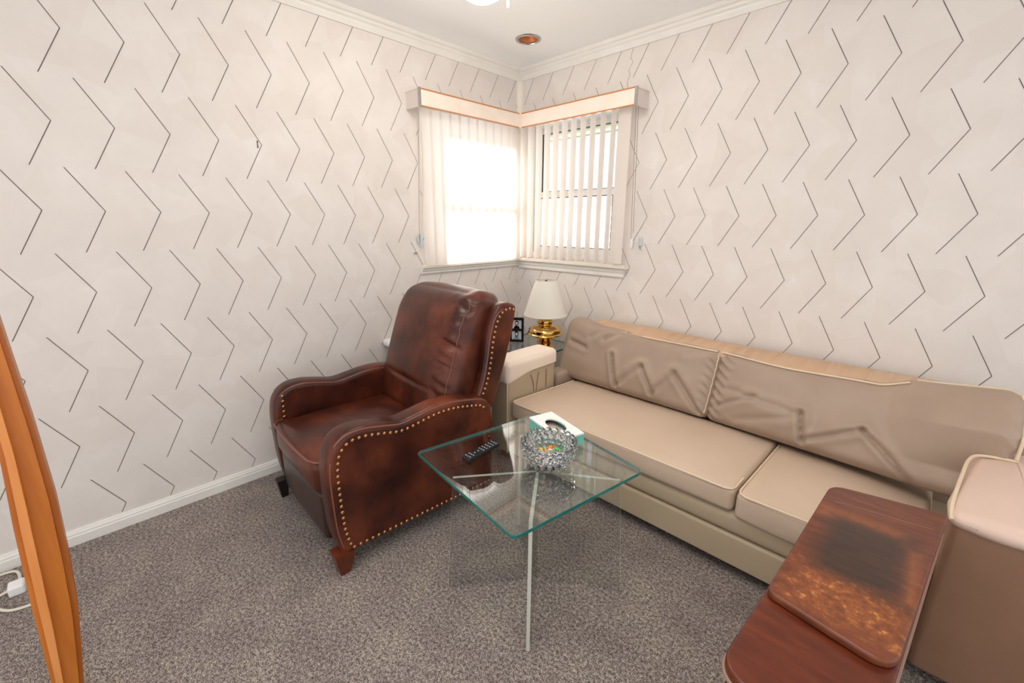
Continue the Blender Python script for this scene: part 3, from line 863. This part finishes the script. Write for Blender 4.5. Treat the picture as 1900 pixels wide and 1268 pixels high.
# ------------------------------------------------------------------ glass coffee table
TZ = .49
corners = [(1.132, -1.762), (1.738, -1.832), (1.832, -1.252), (1.238, -1.140)]
ctr = (sum(c_[0] for c_ in corners)/4, sum(c_[1] for c_ in corners)/4)
tb = thing('coffee_table', 'square clear glass coffee table on crossed clear acrylic fins', 'table', (ctr[0], ctr[1], 0))
loc_c = [(c_[0]-ctr[0], c_[1]-ctr[1]) for c_ in corners]
poly = round_poly([(x, y) for x, y in loc_c], .030, 6)
Vp, Fp = prism([(p[0], p[1]) for p in poly], TZ-.012, TZ, .0015, None, 2)
gt = G(); gt.v = list(Vp); gt.f = list(Fp); gt.m = [1]*(len(Fp)-2)+[0, 0]
obj('glass_top', gt, ['table_glass', 'glass_edge'], tb, smooth=False)
for (qx, qy) in ((1.358, -1.758), (1.716, -1.735), (1.796, -1.345), (1.312, -1.352)):
    dx, dy = qx-1.548-.0, qy-1.505+2*1.505-1.505-0 if False else qy+1.510
    L = math.hypot(dx, dy); a = math.atan2(dy, dx)
    Tf = Matrix.Translation((1.548-ctr[0], -1.510-ctr[1], 0)) @ Matrix.Rotation(a, 4, 'Z') @ XZ
    out = [(.004, .0), (L*1.10, .0), (L*.99, TZ-.0125), (.004, TZ-.0125)]
    v, f = prism(out, -.006, .006, 0, Tf)
    gg = G(); gg.v = v; gg.f = f
    gg.m = [1 if i in (1, 2) else 0 for i in range(4)] + [0, 0]
    obj('fin', gg, ['acrylic', 'acrylic_edge'], tb, smooth=False)

# remote
rm = thing('remote_control', 'black remote control lying on the glass table', 'remote', (1.318, -1.583, TZ), math.radians(93))
obj('body', G().add(soft_box(.175, .042, .014, .005, (8, 3, 1)), T=Matrix.Translation((0, 0, .0075))), 'black', rm)
g = G()
for i in range(9):
    for j in range(3):
        if i in (2, 3) and j != 1: continue
        g.add(soft_box(.006, .006, .003, .001, (1, 1, 1), k=2), T=Matrix.Translation((-.07+i*.0175, (j-1)*.0115, .0148)))
obj('keypad', g, 'key', rm)

# tissue box
tx = thing('tissue_box', 'flat teal and white tissue box behind the crystal bowl', 'tissue box', (1.435, -1.27, TZ+.0006), math.radians(-16))
obj('box_side', G().add(ring(-.115, .115, -.058, .058, .002, 0, .043, lambda u, o, z: (u, z, o))).add(box(-.1131, .1131, -.0561, .0561, .0, .002)), 'teal', tx, smooth=False)
n = 36; V = []; F = []
ov = [(.062*math.cos(2*PI*k/n), .034*math.sin(2*PI*k/n)) for k in range(n)]
def rect_pt(a, hx, hy):
    dx, dy = math.cos(a), math.sin(a); s = min(hx/abs(dx) if abs(dx) > 1e-6 else 9, hy/abs(dy) if abs(dy) > 1e-6 else 9); return (dx*s, dy*s)
angs = sorted([2*PI*k/n for k in range(n)] + [math.atan2(sy*.059, sx*.116) % (2*PI) for sx in (-1, 1) for sy in (-1, 1)])
m_ = len(angs)
for zz in (.0432, .050):
    V += [(.062*math.cos(a), .034*math.sin(a), zz) for a in angs] + [rect_pt(a, .116, .059)+(zz,) for a in angs]
for k in range(m_):
    k2 = (k+1) % m_; o = 2*m_
    F += [(o+k, o+k2, o+m_+k2, o+m_+k), (m_+k, m_+k2, o+m_+k2, o+m_+k), (k, k2, o+k2, o+k)]
obj('top_panel', (V, F), 'card', tx, smooth=False)
obj('tissue', G().add(soft_box(.20, .10, .012, .004, (12, 8, 1), bulge=(0, 0, .006)), T=Matrix.Translation((0, 0, .0095))), 'tissue', tx)

# crystal bowl
bx, by = 1.558, -1.462
bw = thing('crystal_bowl', 'round hobnail crystal bowl on the glass table', 'bowl', (bx, by, TZ))
po = [(.0, .0), (.045, .0), (.062, .010), (.078, .030), (.090, .055), (.096, .078), (.094, .090)]
pi_ = [(.088, .089), (.088, .078), (.082, .055), (.070, .034), (.054, .018), (.040, .012), (.0, .012)]
g = G().add(lathe(po+pi_, 40, cap=False))
obj('bowl_wall', g, 'crystal', bw)
g = G()
rows = [(.066, .018, 16, .0105), (.078, .035, 19, .0115), (.088, .053, 21, .0125), (.094, .072, 22, .0130), (.094, .092, 22, .0130)]
for q, (rr, zz, nn, sr_) in enumerate(rows):
    for k in range(nn):
        a = 2*PI*(k+.5*(q % 2))/nn; g.add(sphere((rr*math.cos(a), rr*math.sin(a), zz), sr_, 8, 6))
        if q >= 3: g.add(sphere(((rr-.017)*math.cos(a), (rr-.017)*math.sin(a), zz), sr_*.75, 6, 5))
obj('hobnails', g, 'crystal', bw)
cols = [('green', (30, 140, 70), (-.035, -.012)), ('orange', (236, 140, 30), (-.012, .022)), ('yellow', (240, 196, 50), (-.022, -.022)), ('pink', (244, 150, 170), (.0, -.012)), ('blue', (80, 140, 224), (.022, -.008)),
        ('lime green', (80, 190, 80), (.020, .020)), ('red', (222, 50, 60), (.012, -.032)), ('white', (240, 236, 244), (.002, .004)), ('violet', (170, 150, 230), (.036, -.02))]
for k, (nm, c_, (ox, oy)) in enumerate(cols):
    t = thing('wrapped_candy', f'{nm} wrapped candy inside the crystal bowl', 'candy', (bx+ox*1.1, by+oy*1.1, TZ+.034+.007*(k % 3)), random.uniform(0, PI), 'candies in the crystal bowl')
    mm = mat('foil_'+nm.replace(' ', '_'), c_, .25, spec=.6)
    obj('sweet', G().add(sphere((0, 0, .009), .0125, 10, 8, (1.3, .9, .85))), mm, t)
    for s in (-1, 1):
        V = [(s*.011, 0, .009)]
        for i in range(7): V.append((s*.026, (i-3)*.0045, .009+(.003 if i % 2 else -.003)))
        obj('twist', (V, [(0, i+1, i+2) for i in range(6)]), mm, t, smooth=False)

# ------------------------------------------------------------------ corner end table, lamp, frames
et = thing('glass_end_table', 'low clear glass end table in the corner behind the sofa arm', 'table', (.43, -.33, 0))
v, f = prism([(p[0], p[1]) for p in round_poly([(-.24, -.22), (.24, -.22), (.24, .24), (-.24, .24)], .03)], .488, .50, .001, None, 2)
gg = G(); gg.v = v; gg.f = f; gg.m = [1]*(len(f)-2)+[0, 0]
obj('glass_top', gg, ['table_glass', 'glass_edge'], et, smooth=False)
for (x, y) in ((-.2, -.18), (.2, -.18), (.2, .2), (-.2, .2)):
    obj('leg', G().add(box(x-.012, x+.012, y-.012, y+.012, 0, .488)), 'acrylic_edge', et, smooth=False)
lamp = thing('table_lamp', 'polished brass table lamp with a cream shade in the corner', 'lamp', (.562, -.315, .50))
prof = [(.0, 0), (.07, 0), (.072, .008), (.06, .016), (.044, .026), (.050, .036), (.056, .045), (.05, .054), (.040, .060), (.052, .072), (.088, .086), (.118, .100), (.126, .107), (.124, .112), (.114, .118), (.116, .124), (.113, .140), (.096, .156), (.066, .164), (.046, .167), (.050, .176), (.053, .19), (.050, .206), (.036, .22), (.014, .228), (.008, .232), (.008, .25), (.0, .25)]
obj('base', lathe(prof, 40, cap=False), 'brass', lamp)
def shell_lathe(a, th=.002): return lathe(a + [(r-th, z) for r, z in reversed(a)], 48, cap=False)
obj('lamp_shade', shell_lathe([(.150, .240), (.146, .252), (.128, .31), (.110, .37), (.090, .43), (.074, .470), (.070, .482)]), 'shade', lamp)
for r_, z_ in ((.150, .241), (.070, .482)): obj('shade_trim', tube([(r_*math.cos(2*PI*k/40), r_*math.sin(2*PI*k/40), z_) for k in range(40)], .0022, 6, True), 'cord', lamp)
g = G().add(lathe([(.0, .25), (.006, .25), (.006, .47), (.0, .47)], 8, cap=False))
for k in range(3):
    a = 2*PI*k/3; g.add(tube([(0, 0, .470), (.068*math.cos(a), .068*math.sin(a), .480)], .0015, 5))
g.add(sphere((0, 0, .476), .008, 10, 6))
obj('harp', g, 'black', lamp)

pf = thing('photo_frame', 'black double photo frame standing on the glass end table', 'photo frame', (.31, -.34, .50), math.radians(36))
W_, H_ = .105, .185
g = G()
for q in ((-W_/2, -W_/2+.016, 0, H_), (W_/2-.016, W_/2, 0, H_), (-W_/2+.016, W_/2-.016, 0, .018), (-W_/2+.016, W_/2-.016, H_-.018, H_), (-W_/2+.016, W_/2-.016, .084, .101)): g.add(box(q[0], q[1], -.008, .008, q[2], q[3]))
obj('frame', g, 'frame_black', pf, smooth=False)
obj('stand', G().add(prism([(.0, .0), (.07, .0), (.0, .13)], -.012, .012, 0, YZ)), 'frame_black', pf, smooth=False)
for z0 in (.018, .101):
    g = G(); x0, x1 = -W_/2+.016, W_/2-.016; z1 = z0+.066
    g.add(([(x0, .0, z0), (x1, .0, z0), (x1, .0, z1), (x0, .0, z1)], [(0, 1, 2, 3)]), 0)
    n = 18; xm, zm = (x0+x1)/2, z0+.036
    g.add(([(xm+.014*math.cos(2*PI*k/n), -.0008, zm+.006+.019*math.sin(2*PI*k/n)) for k in range(n)], [tuple(range(n))]), 1)
    g.add(([(xm-.024, -.0008, z0), (xm+.024, -.0008, z0), (xm+.014, -.0008, z0+.02), (xm-.014, -.0008, z0+.02)], [(0, 1, 2, 3)]), 2 if z0 < .05 else 1)
    g.add(([(xm+.009*math.cos(2*PI*k/n), -.0014, zm+.004+.012*math.sin(2*PI*k/n)) for k in range(n)], [tuple(range(n))]), 3)
    obj('photo', g, [mat('photo_ground', (205, 212, 226), .3), 'dark_print', mat('photo_grey', (150, 150, 170), .4), mat('photo_skin', (226, 200, 190), .4)], pf, smooth=False)

# white ledge on the left wall, dark frames leaning below it
lg = obj('wall_ledge', G().add(soft_box(.085, .50, .046, .018, (3, 10, 2)), T=Matrix.Translation((.043, -1.015, .615))), 'white')
tag(lg, 'white rounded wall ledge behind the leather chair', 'ledge')
for k in range(3):
    t = thing('picture_frame', ['rear dark silver edged picture frame under the white ledge', 'middle dark silver edged picture frame under the white ledge', 'front dark silver edged picture frame under the white ledge'][k], 'picture frame',
              (.105+.022*k, -.96, 0), 0, 'frames stacked under the ledge')
    t.rotation_euler = (0, math.radians(-2), 0)
    g = G(); y0, y1, z1 = -.235-.012*(2-k)+.02, .2, .56-.010*k
    for q in ((y0, y0+.012, 0, z1), (y1-.012, y1, 0, z1), (y0+.012, y1-.012, z1-.012, z1), (y0+.012, y1-.012, 0, .012)): g.add(box(-.006, .006, *q))
    obj('frame', g, 'silver', t, smooth=False)
    obj('print', box(-.003, .003, y0+.012, y1-.012, .012, z1-.012), 'dark_print', t, smooth=False)

# ------------------------------------------------------------------ wooden flip-top table, lower right
WT = Vector((2.46, -1.40, 0))
wt = thing('side_table', 'mahogany flip-top side table with a worn top in front of the sofa', 'table', tuple(WT))
TW = Matrix.Translation(-WT)
top = round_poly([(2.350, -1.085), (2.600, -1.035), (2.520, -1.905), (2.304, -1.880)], [.03, .03, .05, .055], 8)
obj('table_top', G().add(prism([(p[0], p[1]) for p in top], .558, .580, .006), T=TW), 'red_wood', wt)
leaf = round_poly([(2.348, -1.085), (2.603, -1.032), (2.536, -1.690), (2.322, -1.655)], [.042, .018, .05, .022], 8)
LC = Vector((2.455, -1.37, .581))
lf = obj('folding_leaf', G().add(prism([(p[0], p[1]) for p in leaf], .5805, .600, .006), T=Matrix.Translation(-LC)), 'worn_wood', wt, loc=tuple(LC-WT))
obj('groove', G().add(tube([Vector(p)-LC for p in ((2.372, -1.180, .6003), (2.575, -1.145, .6003))], .0009, 5)), 'scratch_and_highlight', lf)
obj('edge_highlight', G().add(tube([TW @ Vector((p[0], p[1], .5565)) for p in top[17:]], .0045, 8)), 'scratch_and_highlight', wt)  # light tube paints the highlight along the top's lower edge
case = [(2.362, -1.10), (2.585, -1.05), (2.508, -1.882), (2.318, -1.860)]
obj('case', G().add(prism(case, .05, .558, .003, None, 2), T=TW), 'red_wood_body', wt, smooth=False)
for q in case:
    obj('leg', G().add(box(q[0]-.018, q[0]+.018, q[1]-.018, q[1]+.018, 0, .05), T=Matrix.Translation(Vector((-.0, 0, 0))-WT)), 'red_wood_body', wt, smooth=False)

# ------------------------------------------------------------------ bowed wooden post, left edge
ps = thing('wooden_post', 'bowed honey coloured wooden post with a raised rail at the left edge', 'post', (.9, -2.77, 0))
def edge_r(z):
    P = [(-.05, -2.792), (.05, -2.776), (.16, -2.760), (.297, -2.741), (.45, -2.728), (.638, -2.717), (.873, -2.714), (1.124, -2.716), (1.6, -2.72)]
    for (a, b), (c, d_) in zip(P, P[1:]):
        if a <= z <= c: return b+(d_-b)*(z-a)/(c-a)
def edge_l(z):
    P = [(-.05, -2.842), (.106, -2.831), (.357, -2.818), (.602, -2.801), (.796, -2.784), (1.1, -2.772), (1.6, -2.770)]
    for (a, b), (c, d_) in zip(P, P[1:]):
        if a <= z <= c: return b+(d_-b)*(z-a)/(c-a)
zs = [i*.04 for i in range(39)]
def strip(f0, f1, x0, x1):
    """a swept board between two fractions of the post's width"""
    V = []; F = []
    for z in zs:
        l, r_ = edge_l(z), edge_r(z)
        ya, yb = l+(r_-l)*f0, l+(r_-l)*f1
        V += [(x0-.9, ya+2.77, z), (x1-.9, ya+2.77, z), (x1-.9, yb+2.77, z), (x0-.9, yb+2.77, z)]
    n = len(zs)
    for i in range(n-1):
        for k in range(4): F.append((i*4+k, i*4+(k+1) % 4, i*4+4+(k+1) % 4, i*4+4+k))
    return V, F + [(3, 2, 1, 0), tuple(range((n-1)*4, n*4))]
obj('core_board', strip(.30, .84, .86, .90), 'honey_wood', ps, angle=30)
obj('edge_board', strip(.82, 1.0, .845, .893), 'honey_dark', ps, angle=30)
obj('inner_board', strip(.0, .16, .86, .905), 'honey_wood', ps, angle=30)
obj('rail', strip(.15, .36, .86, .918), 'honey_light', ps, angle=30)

# cord and plug on the carpet
cd = thing('extension_cord', 'cream extension cord with a plug lying by the baseboard', 'cord', (.15, -2.98, 0))
g = G()
g.add(tube([Vector(p)-Vector((.15, -2.98, 0)) for p in bez([(.03, -3.25, .006), (.04, -3.05, .006), (.06, -2.96, .010), (.16, -2.94, .018), (.20, -2.945, .02)], 8)], .005, 8))
g.add(tube([Vector(p)-Vector((.15, -2.98, 0)) for p in bez([(.20, -2.96, .02), (.20, -3.0, .008), (.25, -3.0, .006), (.31, -2.96, .006), (.33, -2.90, .006), (.34, -2.84, .006)], 8)], .005, 8))
obj('cable', g, 'cord', cd)
obj('plug', G().add(soft_box(.055, .045, .04, .008, (3, 3, 2)), T=Matrix.Translation((.05, .035, .02))), 'white', cd)
